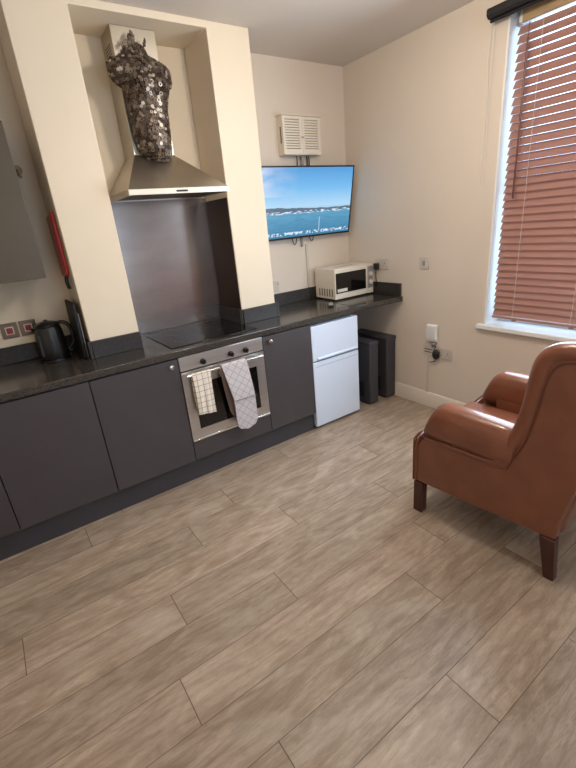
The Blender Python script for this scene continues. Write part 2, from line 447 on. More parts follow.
bm = bmesh.new(); tube(bm, [(BXP-.045, -1.478, 2.47), (BXP-.049, -1.479, 2.40), (BXP-.05, -1.479, 2.395), (BXP-.052, -1.482, 1.58)], [.0015, .0015, .0055, .0055], 8)
link('tilt_wand', bm, M['wand'], blind)

# black roller blind cassette above window with its chain
rb = empty('roller_blind', 'black roller blind case mounted on wall above the window', 'blind', (-.05, -2.0, 2.5))
bm = bmesh.new(); prism(bm, [(-.002,2.578),(-.085,2.578),(-.092,2.57),(-.092,2.545),(-.075,2.53),(-.002,2.53)], 'y', -2.72, -1.283)
link('case', bm, M['blackmat'], rb, bevel=.003)
bm = bmesh.new(); tube(bm, [(-.06, -2.7, 2.520), (-.06, -1.295, 2.520)], .009, 12)
link('bottom_bar', bm, M['black'], rb, smooth='auto')
bm = bmesh.new()
yy = -1.302
loop = [(-.05, yy+.012, 2.53)]+[(-.045+.002*sin(i), yy+.014+.006*sin(i*.5), 2.5-.04*i) for i in range(1, 20)]+[(-.045, yy+.02, 1.70), (-.045, yy+.012, 1.67), (-.045, yy+.002, 1.665), (-.045, yy-.006, 1.69)]+[(-.05, yy-.008+.002*sin(i), 1.75+.04*i) for i in range(0, 19)]+[(-.055, yy-.008, 2.53)]
tube(bm, catmull(loop, 2), .0013, 5)
link('chain', bm, M['cord'], rb)

# ------------------------------------------------------------------ base cabinets
def knob(x, y, z, parent, name='knob'):
    bm = bmesh.new(); cyl(bm, (x, y, z), .006, -.014, 'y', 12); 
    prof = [(.007,0),(.0145,.004),(.016,.010),(.012,.016),(.004,.018)]
    rings = []
    for r, d in prof: rings.append([bm.verts.new((x+r*cos(2*pi*k/16), y-.010-d, z+r*sin(2*pi*k/16))) for k in range(16)])
    for A, B in zip(rings, rings[1:]):
        for k in range(16): bm.faces.new((A[k], A[(k+1) % 16], B[(k+1) % 16], B[k]))
    bm.faces.new(rings[0]); bm.faces.new(rings[-1])
    return link(name, bm, M['chrome'], parent, smooth='auto')
ZB = .868
def cabinet(x0, x1, label, kx=None):
    c = empty('base_cabinet', label, 'cabinet', ((x0+x1)/2, -.47, .15), group='charcoal base cabinets under the worktop')
    link('body', BX(x0+.001, x1-.001, -.588, -.345, .151, ZB-.002), M['plinth'], c)
    d = link('door', BX(x0+.0015, x1-.0015, -.609, -.5895, .153, .858), M['cab'], c, bevel=.002)
    if kx: knob(kx, -.609, .820, d)
    return c
cabinet(-3.497, -2.998, 'charcoal base cabinet at the far left edge of the kitchen run')
cabinet(-2.996, -2.484, 'charcoal base cabinet with plain door beneath the kettle')
cabinet(-2.482, -1.980, 'charcoal base cabinet immediately left of the oven', -2.027)
cabinet(-1.378, -.962, 'charcoal base cabinet between the oven and white fridge', -1.322)
o = tag(link('oven_housing', BX(-1.978, -1.380, -.607, -.1, .153, .282), M['cab'], bevel=.002), 'low charcoal panel of the housing directly under the oven', 'cabinet')
o = tag(link('plinth', BX(-3.98, -.963, -.573, -.555, 0, .149), M['plinth'], bevel=.001), 'long charcoal kickboard along the floor beneath the cabinets', 'plinth')

# ------------------------------------------------------------------ worktop
WF = -.622; ZT = .91
wt = empty('worktop', 'long black speckled worktop carrying the hob and the kettle', 'worktop', (-2.2, -.3, ZB))
bm = bmesh.new(); e = .001
prism(bm, [(-3.98,WF),(-.505,WF),(-.505,-e),(XCR+e,-e),(XCR+e,CY-e),(XNR-e,CY-e),(XNR-e,-e),(XNL+e,-e),(XNL+e,CY-e),(XCL-e,CY-e),(XCL-e,-e),(-3.98,-e)], 'z', ZB, ZT)
link('slab', bm, M['granite'], wt, bevel=.005)
def ups(parent, x0, x1, y0, y1): link('upstand', BX(x0, x1, y0, y1, ZT+.0005, 1.013), M['granite_up'], parent, bevel=.002)
ups(wt, -3.98, XCL-.021, -.02, -e)
ups(wt, XCL-.02, XCL-e, CY-.02, -e)
ups(wt, XCL-.0, XNL+.0, CY-.021, CY-e)
ups(wt, XNR-.0, XCR+.0, CY-.021, CY-e)
ups(wt, XNR-.02, XNR-e, CY, -.006)
ups(wt, XCR+e, XCR+.02, CY-.02, -.021)
ups(wt, XCR+.021, -.505, -.02, -e)
w3 = empty('worktop', 'short end piece of black worktop beneath the microwave', 'worktop', (-.25, -.3, ZB))
bm = bmesh.new(); prism(bm, [(-.503,-.595),(-.012,-.645),(-.002,-.640),(-.002,-.002),(-.503,-.002)], 'z', ZB, ZT)
link('slab', bm, M['granite'], w3, bevel=.005)
ups(w3, -.503, -.022, -.02, -e); ups(w3, -.021, -.001, -.625, -e)

# hob
hb = empty('hob', 'black glass hob set in worktop below the hood', 'hob', (-1.665, -.3, ZT))
link('glass_plate', BX(-1.985, -1.379, -.557, -.045, ZT+.0005, ZT+.006), M['hob'], hb, bevel=.002)
for x, y, r in ((-1.81,-.17,.075),(-1.52,-.17,.095),(-1.81,-.42,.095),(-1.52,-.42,.075)):
    bm = bmesh.new(); tube(bm, [(x+r*cos(a*pi/16), y+r*sin(a*pi/16), ZT+.0058) for a in range(32)], .0006, 4, closed=True)
    link('cooking_zone', bm, M['zone'], hb)

# splashback
o = tag(link('splashback', BX(XNL+.002, XNR-.002, -.005, -.001, ZT+.001, 1.774), M['splash']), 'brushed steel sheet on the alcove wall behind the hob', 'splashback')
o = tag(link('side_splashback', BX(XNR-.004, XNR-.001, CY+.004, -.006, 1.0135, 1.748), M['splash_d']), 'steel sheet on right cheek of cooker alcove, dark reflection put in its colour', 'splashback')

# ------------------------------------------------------------------ oven
ov = empty('oven', 'stainless built-in electric oven with towels over its handle', 'oven', (-1.679, -.35, .285))
ox0, ox1 = -1.976, -1.382
link('body', BX(ox0+.01, ox1-.01, -.589, -.08, .288, .862), M['plinth'], ov)
cp = link('control_panel', BX(ox0, ox1, -.613, -.590, .772, .862), M['ovensteel'], ov, bevel=.003)
for kx in (-1.824, -1.627, -1.518):
    bm = bmesh.new(); cyl(bm, (kx, -.613, .805), .019, -.006, 'y', 24); cyl(bm, (kx, -.619, .805), .016, -.016, 'y', 24, .0145); box(bm, kx-.0035, kx+.0035, -.642, -.634, .790, .820)
    link('knob', bm, M['black'], cp, smooth='auto')
dz0, dz1 = .290, .765
bm = bmesh.new()
wx0, wx1, wz0, wz1 = -1.912, -1.447, .365, .672
for a in ((ox0, wx0, dz0, dz1), (wx1, ox1, dz0, dz1), (wx0, wx1, dz0, wz0), (wx0, wx1, wz1, dz1)): box(bm, a[0], a[1], -.613, -.590, a[2], a[3])
bmesh.ops.remove_doubles(bm, verts=bm.verts, dist=1e-5)
dr = link('door', bm, M['ovensteel'], ov)
link('door_glass', BX(wx0, wx1, -.609, -.600, wz0, wz1), M['glassblk'], dr)
link('door_trim', BX(ox0, ox1, -.617, -.6135, dz0, dz0+.012), M['chrome'], dr, bevel=.001)
bm = bmesh.new()
hz, hy = .745, -.652
tube(bm, [(ox0+.018, hy, hz), (ox1-.05+.02, hy, hz)], .0095, 14)
for x in (ox0+.05, ox1-.07): tube(bm, [(x, -.613, hz), (x, hy, hz)], .007, 10)
link('handle', bm, M['chrome'], dr, smooth='auto')

# towels draped over the handle: sheet following a path (y,z) with width function
def drape(name, path, xc, w, mat_, parent=None, th=.004, waves=.0, kx=24, bot=None, xoff=None):
    """path: list of (y,z) ; w(s)-> half-width ; returns bm (front/back closed sheet)"""
    bm = bmesh.new(); uvl = bm.loops.layers.uv.new('UVMap')
    P = [Vector((p[0], p[1])) for p in path]
    S_ = [0]
    for a, b_ in zip(P, P[1:]): S_.append(S_[-1]+(b_-a).length)
    def row(off):
        R = []
        for i, p in enumerate(P):
            a = P[max(0, i-1)]; b_ = P[min(len(P)-1, i+1)]; d = (b_-a).normalized(); nrm = Vector((-d.y, d.x))
            s = S_[i]/S_[-1]; hw = w(s); r_ = []
            for k in range(kx+1):
                u = k/kx*2-1
                dy = waves*sin(u*7+s*3)*min(1, abs(s-.5)*3)
                q = p+nrm*off
                dzb = bot(s, u) if bot else 0
                r_.append(bm.verts.new((xc+(xoff(s) if xoff else 0)+u*hw, q.x+dy, q.y+dzb)))
            R.append(r_)
        return R
    A = row(0); B = row(th); n_ = len(P)
    def fc(vs, uvs):
        f = bm.faces.new(vs); f.smooth = True
        for lp, uv in zip(f.loops, uvs): lp[uvl].uv = uv
    for R, fl in ((A, False), (B, True)):
        for i in range(n_-1):
            for k in range(kx):
                vs = [R[i][k], R[i][k+1], R[i+1][k+1], R[i+1][k]]
                uv = [((k/kx*2-1)*w(S_[i]/S_[-1]), S_[i]), (((k+1)/kx*2-1)*w(S_[i]/S_[-1]), S_[i]), (((k+1)/kx*2-1)*w(S_[i+1]/S_[-1]), S_[i+1]), ((k/kx*2-1)*w(S_[i+1]/S_[-1]), S_[i+1])]
                if fl: vs = vs[::-1]; uv = uv[::-1]
                fc(vs, uv)
    for k in range(kx):
        fc([A[0][k], B[0][k], B[0][k+1], A[0][k+1]], [(0,0)]*4); fc([A[-1][k], A[-1][k+1], B[-1][k+1], B[-1][k]], [(0,0)]*4)
    for i in range(n_-1):
        fc([A[i][0], A[i+1][0], B[i+1][0], B[i][0]], [(0,0)]*4); fc([A[i][-1], B[i][-1], B[i+1][-1], A[i+1][-1]], [(0,0)]*4)
    return bm
def hang_path(zf, zbk, r=.0125, rf=None, ny=14):
    # start at back bottom, over the bar, down the front
    pts = []
    for i in range(8): pts.append((hy+r+.001, zbk+(hz-zbk)*i/8))
    for i in range(9): a = pi*i/8; pts.append((hy+r*cos(a), hz+r*sin(a)))
    for i in range(1, ny+1):
        t_ = i/ny; pts.append((hy-r-.004*sin(t_*pi), hz+(zf-hz)*t_))
    return pts
bm = drape('tea_towel', hang_path(.478, .52), -1.866, lambda s: .060+.004*sin(s*6), None, waves=.003, th=.007, bot=lambda s, u: -.008*max(0, s-.8)*5*u)
tt = tag(link('tea_towel', bm, M['towel'], smooth='auto'), 'cream tea towel with grid lines hanging over the oven handle', 'towel')
mt_ = empty('double_oven_glove', 'grey quilted double oven glove hanging over the oven handle', 'oven glove', (-1.62, hy, .30))
# front pad, wide rounded
def wpad(s):
    b = .092-.014*min(1, max(0, (s-.1)/.5))
    return b*(1 if s < .88 else max(.02, math.sqrt(max(0, 1-((s-.88)/.12)**2))**.8))
def path_front(zf, r, y_extra=0, n_=26):
    pts = []
    for i in range(5): pts.append((hy+r+.001, .70+(hz-.70)*i/5))
    for i in range(9): a = pi*i/8; pts.append((hy+r*cos(a), hz+r*sin(a)))
    for i in range(1, n_+1):
        t_ = i/n_; pts.append((hy-r-y_extra*t_-.012*sin(t_*pi), hz+(zf-hz)*t_))
    return pts
bm = drape('x', path_front(.285, .020, .018), -1.645, wpad, None, th=.013, kx=20, xoff=lambda s: .038*min(1, max(0, (s-.08)/.5)))
link('front_pad', bm, M['mitt'], mt_, smooth='auto')
# pocket edge binding across the front
bm = bmesh.new(); tube(bm, [(-1.607+u*.078, hy-.020-.013-.0215, .515) for u in [k/10*2-1 for k in range(11)]], .003, 6)
link('pocket_binding', bm, M['mitt_trim'], mt_)
# rear lobe, lining side showing, swinging left of the front pad
def pb():
    pts = []
    for i in range(20):
        t_ = i/19; pts.append((hy-.012+.018*sin(t_*pi), hz-.01-(hz-.37)*t_))
    return pts
bm = drape('x', pb(), -1.668, lambda s: .068*(1 if s < .8 else max(.02, math.sqrt(max(0, 1-((s-.8)/.2)**2)))), None, th=.005, kx=16, xoff=lambda s: -.004+.045*s)
link('rear_pad', bm, M['mitt_in'], mt_, smooth='auto')

# ------------------------------------------------------------------ extractor hood
hd = empty('cooker_hood', 'stainless steel chimney cooker hood in the alcove over the hob', 'cooker hood', (-1.715, -.23, 1.762))
hx0, hx1, hyf, hyb, hz0, hz1 = -2.022, -1.408, -.462, -.006, 1.775, 1.803
dx0, dx1, dyf, dzb = -1.868, -1.617, -.196, 2.012
bm = bmesh.new()
# rim: frame with recessed underside
for a in ((hx0, hx1, hyf, hyf+.02), (hx0, hx1, hyb-.02, hyb), (hx0, hx0+.02, hyf+.02, hyb-.02), (hx1-.02, hx1, hyf+.02, hyb-.02)): box(bm, a[0], a[1], a[2], a[3], hz0, hz1)
link('rim', bm, M['steel_h'], hd)
bm = bmesh.new()
vA = [(hx0,hyf,hz1+.0005),(hx1,hyf,hz1+.0005),(hx1,hyb,hz1+.0005),(hx0,hyb,hz1+.0005)]; vB = [(dx0,dyf,dzb),(dx1,dyf,dzb),(dx1,hyb,dzb),(dx0,hyb,dzb)]
VA = [bm.verts.new(p) for p in vA]; VB = [bm.verts.new(p) for p in vB]
bm.faces.new(VA[::-1]); bm.faces.new(VB)
for i in range(4): bm.faces.new((VA[i], VA[(i+1) % 4], VB[(i+1) % 4], VB[i]))
link('canopy', bm, M['steel_h'], hd, bevel=.002)
bm = BX(dx0, dx1, dyf, hyb, dzb+.0005, 2.641)
du = link('duct_cover', bm, M['steel_h'], hd, bevel=.002)
bm = bmesh.new()
for k in range(6): box(bm, dx0-.0012, dx0+.0008, -.155, -.05, 2.49+k*.014, 2.497+k*.014)
link('vent_grille', bm, M['vent'], du)
fl = link('filter_panel', BX(hx0+.02, hx1-.02, hyf+.02, hyb-.02, hz0+.006, hz0+.012), M['filter'], hd)
for lx in (-1.87, -1.56):
    bm = bmesh.new(); cyl(bm, (lx, -.425, hz0+.0045), .015, .0015, 'z', 20)
    m = M.get('lampglass')
    if not m:
        m = mat('hood_lamp', (255,236,200), .3); b = m.node_tree.nodes['Principled BSDF']; b.inputs['Emission Color'].default_value = lin((255,225,180)); b.inputs['Emission Strength'].default_value = 1.; M['lampglass'] = m
    link('lamp', bm, m, hd)
link('switch_strip', BX(-1.75, -1.68, hyf-.002, hyf, hz0+.008, hz0+.018), M['black'], hd)

# ------------------------------------------------------------------ torso sculpture
def torso():
    prof = [  # z, xl, xr, depth
        (1.962,-1.735,-1.685,.05),(1.985,-1.79,-1.66,.075),(2.024,-1.835,-1.650,.10),(2.105,-1.853,-1.645,.115),(2.17,-1.858,-1.640,.115),
        (2.235,-1.862,-1.636,.115),(2.29,-1.862,-1.622,.12),(2.345,-1.868,-1.604,.13),(2.36,-1.895,-1.590,.13),(2.385,-1.918,-1.582,.13),(2.42,-1.925,-1.580,.12),
        (2.45,-1.928,-1.590,.105),(2.475,-1.900,-1.635,.09),(2.495,-1.845,-1.690,.075),(2.525,-1.815,-1.705,.065),(2.548,-1.80,-1.712,.05)]
    yb = -.206
    def sec(z):
        for a, b_ in zip(prof, prof[1:]):
            if a[0] <= z <= b_[0]:
                t_ = (z-a[0])/(b_[0]-a[0]); return [a[i]+(b_[i]-a[i])*t_ for i in range(4)]
        return list(prof[0] if z < prof[0][0] else prof[-1])
    def pt(z, u):      # u in -1..1 across the front
        z_, xl, xr, d = sec(z)
        xc, hw = (xl+xr)/2, (xr-xl)/2
        a = u*pi/2
        x = xc+hw*sin(a); y = yb-d*cos(a)**.8
        for bx in (-1.795, -1.685):        # breasts
            r2 = ((x-bx)/.050)**2+((z-2.335)/.048)**2
            if r2 < 1.6: y -= .042*math.exp(-r2*1.4)
        r2 = ((x+1.745)/.10)**2+((z-2.10)/.09)**2; y -= .016*math.exp(-r2)
        return Vector((x, y, z))
    bm = bmesh.new(); nz, nu = 46, 26
    G = [[bm.verts.new(pt(1.962+(2.548-1.962)*i/nz, -1+2*k/nu)) for k in range(nu+1)] for i in range(nz+1)]
    K = [[bm.verts.new(v.co+Vector((0, .006, 0))) for v in (r_[0], r_[-1])] for r_ in G]
    for i in range(nz):
        for k in range(nu): f = bm.faces.new((G[i][k], G[i][k+1], G[i+1][k+1], G[i+1][k])); f.smooth = True; f.material_index = 0
        bm.faces.new((K[i][0], G[i][0], G[i+1][0], K[i+1][0])); bm.faces.new((G[i][-1], K[i][1], K[i+1][1], G[i+1][-1]))
        bm.faces.new((K[i][1], K[i][0], K[i+1][0], K[i+1][1]))
    r = random.Random(11)
    def disc(c, nrm, rad, mi, hole=False):
        nrm = nrm.normalized(); u_ = nrm.orthogonal().normalized(); w_ = nrm.cross(u_); n_ = 10
        def ring(rr, h): return [bm.verts.new(c+nrm*h+(u_*cos(2*pi*q/n_)+w_*sin(2*pi*q/n_))*rr) for q in range(n_)]
        o0 = ring(rad, -.001); o1 = ring(rad, .0025)
        for q in range(n_): bm.faces.new((o0[q], o0[(q+1) % n_], o1[(q+1) % n_], o1[q])).material_index = mi
        if hole:
            i1 = ring(rad*.45, .0025); i0 = ring(rad*.45, -.001)
            for q in range(n_):
                bm.faces.new((o1[q], o1[(q+1) % n_], i1[(q+1) % n_], i1[q])).material_index = mi
                bm.faces.new((i1[q], i1[(q+1) % n_], i0[(q+1) % n_], i0[q])).material_index = mi
        else: bm.faces.new(o1).material_index = mi
    zz = 1.975; row = 0
    while zz < 2.545:
        z_, xl, xr, d = sec(zz); nd = max(4, int((xr-xl)*1.45/.0180))
        for k in range(nd):
            u = -1+2*(k+.5*(row % 2)+.25)/nd
            if abs(u) > .97: continue
            z2 = zz+r.uniform(-.003, .003)
            p = pt(z2, u); e1 = pt(z2, min(1, u+.03))-pt(z2, u-.03); e2 = pt(z2+.004, u)-pt(z2-.004, u)
            nr = e1.cross(e2)
            if nr.y > 0: nr = -nr
            nr = nr.normalized()+Vector((r.uniform(-.25,.25), 0, r.uniform(-.25,.25)))
            q = r.random(); belly = abs(p.x+1.735) < .045 and 2.08 < p.z < 2.36
            mi = 5 if (q < .05 or (belly and q < .28)) else r.choice([1,1,2,2,3,3,4])
            disc(p+nr.normalized()*.002, nr, r.uniform(.008, .0118), mi, r.random() < .45)
        zz += .0155; row += 1
    # ragged neck spikes of washers
    for (x, z, rad) in ((-1.79,2.552,.013),(-1.785,2.570,.011),(-1.780,2.586,.009),(-1.777,2.600,.007),(-1.773,2.562,.010),(-1.712,2.552,.009),(-1.706,2.566,.007),(-1.704,2.576,.005),(-1.75,2.550,.009),(-1.80,2.555,.009),(-1.768,2.575,.008)):
        disc(Vector((x, -.25, z)), Vector((.1, -1, .1)), rad, r.choice([1,2,3,4]), True)
        disc(Vector((x+.003, -.246, z-.004)), Vector((-.2, -1, .1)), rad*.9, r.choice([1,2,3]), False)
    for k in range(26):
        t_ = k/25; zz2 = 2.535+.062*t_; hw2 = .040*(1-t_)+.006
        disc(Vector((-1.785+.008*t_+r.uniform(-hw2, hw2), -.252+r.uniform(-.006, .006), zz2)), Vector((r.uniform(-.3,.3), -1, .1)), .0105-.004*t_, r.choice([1,2,2,3,4]), r.random() < .6)
    # washers fringing the shoulders
    for a in range(22):
        t_ = a/21; z = 2.36+.11*t_
        for sx, xb_ in ((-1, sec(z)[1]), (1, sec(z)[2])):
            disc(Vector((xb_, -.215-r.random()*.03, z)), Vector((sx, -1, 0)), .009, r.choice([1,2,3,4,5]), r.random() < .6)
    return bm
o = tag(link('torso_sculpture', torso(), [M['torso']]+[M['coin%d' % i] for i in range(5)]), 'dark metal washer sculpture of a torso standing on the cooker hood', 'sculpture')

# ------------------------------------------------------------------ fridge
fr = empty('fridge_freezer', 'small white under-counter fridge freezer at end of cabinets', 'fridge', (-.717, -.33, 0))
fx0_, fx1_, fyf = -.958, -.489, -.604
link('body', BX(fx0_+.004, fx1_-.004, fyf+.036, -.06, .03, .838), M['fridge'], fr, bevel=.004)
link('freezer_door', BX(fx0_, fx1_, fyf, fyf+.034, .566, .838), M['fridge'], fr, bevel=.007, seg=3)
link('fridge_door', BX(fx0_, fx1_, fyf, fyf+.034, .022, .558), M['fridge'], fr, bevel=.007, seg=3)
bm = bmesh.new()
prism(bm, [(fyf-.001,.572),(fyf-.012,.576),(fyf-.014,.584),(fyf-.002,.596),(fyf+.002,.590),(fyf+.002,.574)], 'x', fx0_+.045, fx1_-.02)
link('handle', bm, M['fridge'], fr, bevel=.002)
link('handle_recess', BX(fx0_+.04, fx1_-.018, fyf-.0015, fyf+.01, .5605, .571), M['groove'], fr)
link('lower_trim', BX(fx0_+.03, fx1_-.02, fyf-.001, fyf+.004, .520, .5225), M['groove'], fr)
link('base_grille', BX(fx0_+.01, fx1_-.01, fyf+.036, fyf+.06, .004, .029), M['blackmat'], fr)
for x in (fx0_+.04, fx1_-.04):
    for y in (fyf+.08, -.1):
        bm = bmesh.new(); cyl(bm, (x, y, 0), .015, .03); link('foot', bm, M['blackmat'], fr)

# slim dark bins
def slim_bin(x0, x1, label):
    b = empty('slim_bin', label, 'bin', ((x0+x1)/2, -.36, 0), group='slim dark bins beside the fridge')
    bm = bmesh.new()
    prism(bm, [(x0+.006,-.576),(x1-.006,-.576),(x1,-.57),(x1,-.16),(x0,-.16),(x0,-.57)], 'z', .012, .535)
    link('body', bm, M['bin'], b, bevel=.004)
    link('lid', BX(x0-.002, x1+.002, -.580, -.157, .536, .568), M['bin'], b, bevel=.006)
    link('side_recess', BX(x0-.0015, x0+.001, -.50, -.2, .06, .20), M['blackmat'], b)
    link('base', BX(x0+.006, x1-.006, -.545, -.17, 0, .0115), M['blackmat'], b)
slim_bin(-.335, -.232, 'slim dark grey bin standing close to the white fridge')
slim_bin(-.130, -.014, 'slim dark grey bin nearest the right-hand wall')

# ------------------------------------------------------------------ microwave
a = radians(-1.6)
mw = empty('microwave', 'cream microwave oven on the end of the black worktop', 'microwave', (-.45, -.309, ZT), a)
W_, D_, H_ = .437, .272, .248
f0 = .012
def L_(name, bm, m_, p=None, **k): return link(name, bm, m_, p or mw, local=True, **k)
L_('case', BX(0, W_, .018, D_, f0, f0+H_), M['mw'], bevel=.006, seg=3)
fd = L_('door', BX(0, W_*.80, 0, .0175, f0, f0+H_), M['mw'], bevel=.004)
def PX(x0, x1, y0, y1, z0, z1): return BX(x0, x1, y0, y1, z0, z1)
o = L_('window', PX(.008, W_*.785, -.002, .001, f0+.048, f0+H_-.035), M['glassblk'], fd)
o = L_('sticker', PX(.022, .13, -.0035, -.0022, f0+.058, f0+.084), M['cord'], fd)
cpn = L_('control_panel', BX(W_*.803, W_, 0, .0175, f0, f0+H_), M['mw'], bevel=.004)
L_('inset', PX(W_*.83, W_-.012, -.0015, .001, f0+.045, f0+H_-.02), M['greyplastic'], cpn)
for kz in (.165, .095):
    bm = bmesh.new(); cyl(bm, (W_*.9+.004, -.0017, f0+kz), .020, -.012, 'y', 20, .018); box(bm, W_*.9+.001, W_*.9+.007, -.019, -.0135, f0+kz-.018, f0+kz+.018)
    L_('dial', bm, M['mw'], cpn, smooth='auto')
bm = bmesh.new(); box(bm, W_*.83+.01, W_-.02, -.004, -.0016, f0+.01, f0+.038); L_('door_button', bm, M['mw'], cpn)
bm = bmesh.new()
for k in range(6): box(bm, -.001, .001, .035+k*.034, .050+k*.034, f0+.022, f0+.085)
L_('side_vents', bm, M['vent'])
bm = bmesh.new(); box(bm, .10, .30, .12, .128, f0+H_-.0005, f0+H_+.001); L_('top_vent', bm, M['vent'])
for x in (.03, W_-.03):
    for y in (.04, D_-.04):
        bm = bmesh.new(); cyl(bm, (x, y, .0005), .012, f0-.001); L_('foot', bm, M['blackmat'])

# remote control on worktop
rm = empty('remote_control', 'black remote control lying on the worktop before the microwave', 'remote', (-.585, -.40, ZT+.001), radians(-38))
bm = bmesh.new(); box(bm, -.02, .02, -.075, .075, 0, .014); link('body', bm, M['black'], rm, local=True, bevel=.004)
bm = bmesh.new()
for i in range(3):
    for k in range(6): cyl(bm, (-.011+i*.011, -.055+k*.018, .014), .0032, .0015, 'z', 8)
link('buttons', bm, M['white'], rm, local=True)

# ------------------------------------------------------------------ TV
tv = empty('television', 'flat wall-mounted television showing a sea and sky view', 'television', (-.503, -.0996, 1.695))
tw, th_ = .919, .528; yaw = 0; tl = .181
R_ = Matrix.Rotation(yaw, 4, 'Z') @ Matrix.Rotation(tl, 4, 'X')
def TV_(name, bm, m_, p=None, **k):
    bmesh.ops.transform(bm, matrix=R_, verts=bm.verts); return link(name, bm, m_, p or tv, local=True, **k)
bm = bmesh.new(); box(bm, -tw/2, tw/2, .002, .028, -th_/2, th_/2)
TV_('casing', bm, M['black'], bevel=.003)
bm = bmesh.new(); e_ = .010
for q in ((-tw/2, tw/2, th_/2-e_, th_/2), (-tw/2, tw/2, -th_/2, -th_/2+.014), (-tw/2, -tw/2+e_, -th_/2+.014, th_/2-e_), (tw/2-e_, tw/2, -th_/2+.014, th_/2-e_)): box(bm, q[0], q[1], -.004, .0015, q[2], q[3])
TV_('bezel', bm, M['black'])
bm = bmesh.new(); uv = bm.loops.layers.uv.new('UVMap')
x0, x1, z0_, z1_ = -tw/2+e_, tw/2-e_, -th_/2+.014, th_/2-e_
f = bm.faces.new([bm.verts.new(p) for p in ((x0,-.001,z0_),(x1,-.001,z0_),(x1,-.001,z1_),(x0,-.001,z1_))])
for lp, q in zip(f.loops, ((0,0),(1,0),(1,1),(0,1))): lp[uv].uv = q
me = bpy.data.meshes.new('screen'); bmesh.ops.transform(bm, matrix=R_, verts=bm.verts); bm.to_mesh(me); bm.free(); me.materials.append(M['tv'])
so = bpy.data.objects.new('screen', me); C.objects.link(so); so.parent = tv
bm = bmesh.new(); box(bm, -.22, .22, .0285, .042, -.16, .16); TV_('rear_housing', bm, M['black'], bevel=.006)
bm = bmesh.new(); box(bm, -.10, .10, .060, .098, -.02, .10); link('wall_bracket', bm, M['black'], tv, local=True)

# louvred white box over TV
lb = empty('louvred_cabinet', 'small white louvred box with twin doors mounted above the television', 'cabinet', (-.51, -.035, 2.038))
bx0, bx1, byf, bz0, bz1 = -.692, -.327, -.075, 2.040, 2.300
link('body', BX(bx0+.004, bx1-.004, byf+.012, -.001, bz0, bz1), M['mw'], lb)
link('top_board', BX(bx0-.008, bx1+.008, byf-.008, -.001, bz1+.0005, bz1+.008), M['mw'], lb, bevel=.002)
link('gap_shade', BX(bx0+.010, bx1-.010, byf+.0117, byf+.0119, bz0+.01, bz1-.01), M['vent'], lb)  # thin dark sheet, paints the shade in the gaps between the louvres
link('side_slot', BX(bx0+.003, bx0+.0045, -.05, -.035, bz0+.08, bz1-.07), M['vent'], lb)
mid = (bx0+bx1)/2
for da, db in ((bx0+.002, mid-.001), (mid+.001, bx1-.002)):
    bm = bmesh.new(); fr_ = .022
    za, zb_ = bz0+.002, bz1-.002
    box(bm, da, da+fr_, byf, byf+.0115, za, zb_); box(bm, db-fr_, db, byf, byf+.0115, za, zb_); box(bm, da+fr_, db-fr_, byf, byf+.0115, za, za+.026); box(bm, da+fr_, db-fr_, byf, byf+.0115, zb_-.02, zb_)
    n_ = 12; h = (zb_-.02-za-.026)/n_
    for k in range(n_):
        zz = za+.026+h*k
        prism(bm, [(byf+.001, zz), (byf+.008, zz), (byf+.008, zz+h*.72), (byf+.001, zz+h*.72)], 'x', da+fr_, db-fr_)
    d_ = link('door', bm, M['mw'], lb)
    bm = bmesh.new(); kx = mid+(-.008 if da < mid-.1 else .008)
    cyl(bm, (kx, byf, (bz0+bz1)/2-.01), .004, -.010, 'y', 10); link('knob', bm, M['greyplastic'], d_)
# cables between box and tv
for cx, r_, m_ in ((-.545,.0045,'black'), (-.49,.014,'greyplastic'), (-.445,.0045,'black'), (-.425,.0045,'black')):
    bm = bmesh.new(); tube(bm, catmull([(cx, -.03, 2.0385), (cx+.002, -.031, 2.0), (cx, -.028, 1.962)], 4), r_, 8)
    tag(link('cable', bm, M[m_], smooth='auto'), {-.545:'leftmost black cable between louvred box and television', -.49:'thick grey cable sleeve between louvred box and television', -.445:'middle black cable between louvred box and television', -.425:'rightmost black cable between louvred box and television'}[cx], 'cable', 'cables above the television')
for cx, dz_, lab in ((-.633, .07, 'black cable loop hanging below left part of television'), (-.455, .055, 'short black cable loop hanging below middle of television')):
    bm = bmesh.new(); zt_ = 1.46
    tube(bm, catmull([(cx-.018, -.045, zt_+.02), (cx-.02, -.04, zt_-dz_*.5), (cx-.008, -.04, zt_-dz_), (cx+.008, -.04, zt_-dz_), (cx+.02, -.04, zt_-dz_*.5), (cx+.018, -.045, zt_+.02)], 5), .0038, 8)
    tag(link('cable_loop', bm, M['black'], smooth='auto'), lab, 'cable', 'cable loops under the television')
bm = bmesh.new(); box(bm, -.545, -.528, -.016, -.001, 1.36, 1.46); 
tag(link('cable_clip', bm, M['greyplastic']), 'small grey cable end on wall just below the television', 'cable')
bm = bmesh.new(); box(bm, -.50, -.475, -.011, -.001, 1.0145, 1.38)
tag(link('cable_trunking', bm, M['socket_w'], bevel=.002), 'vertical cream cable trunking from television down to the worktop', 'trunking')
bm = bmesh.new(); tube(bm, catmull([(-.462,-.004,1.40),(-.458,-.004,1.2),(-.452,-.004,1.1),(-.455,-.012,1.0)], 5), .0022, 6)
bm.free()

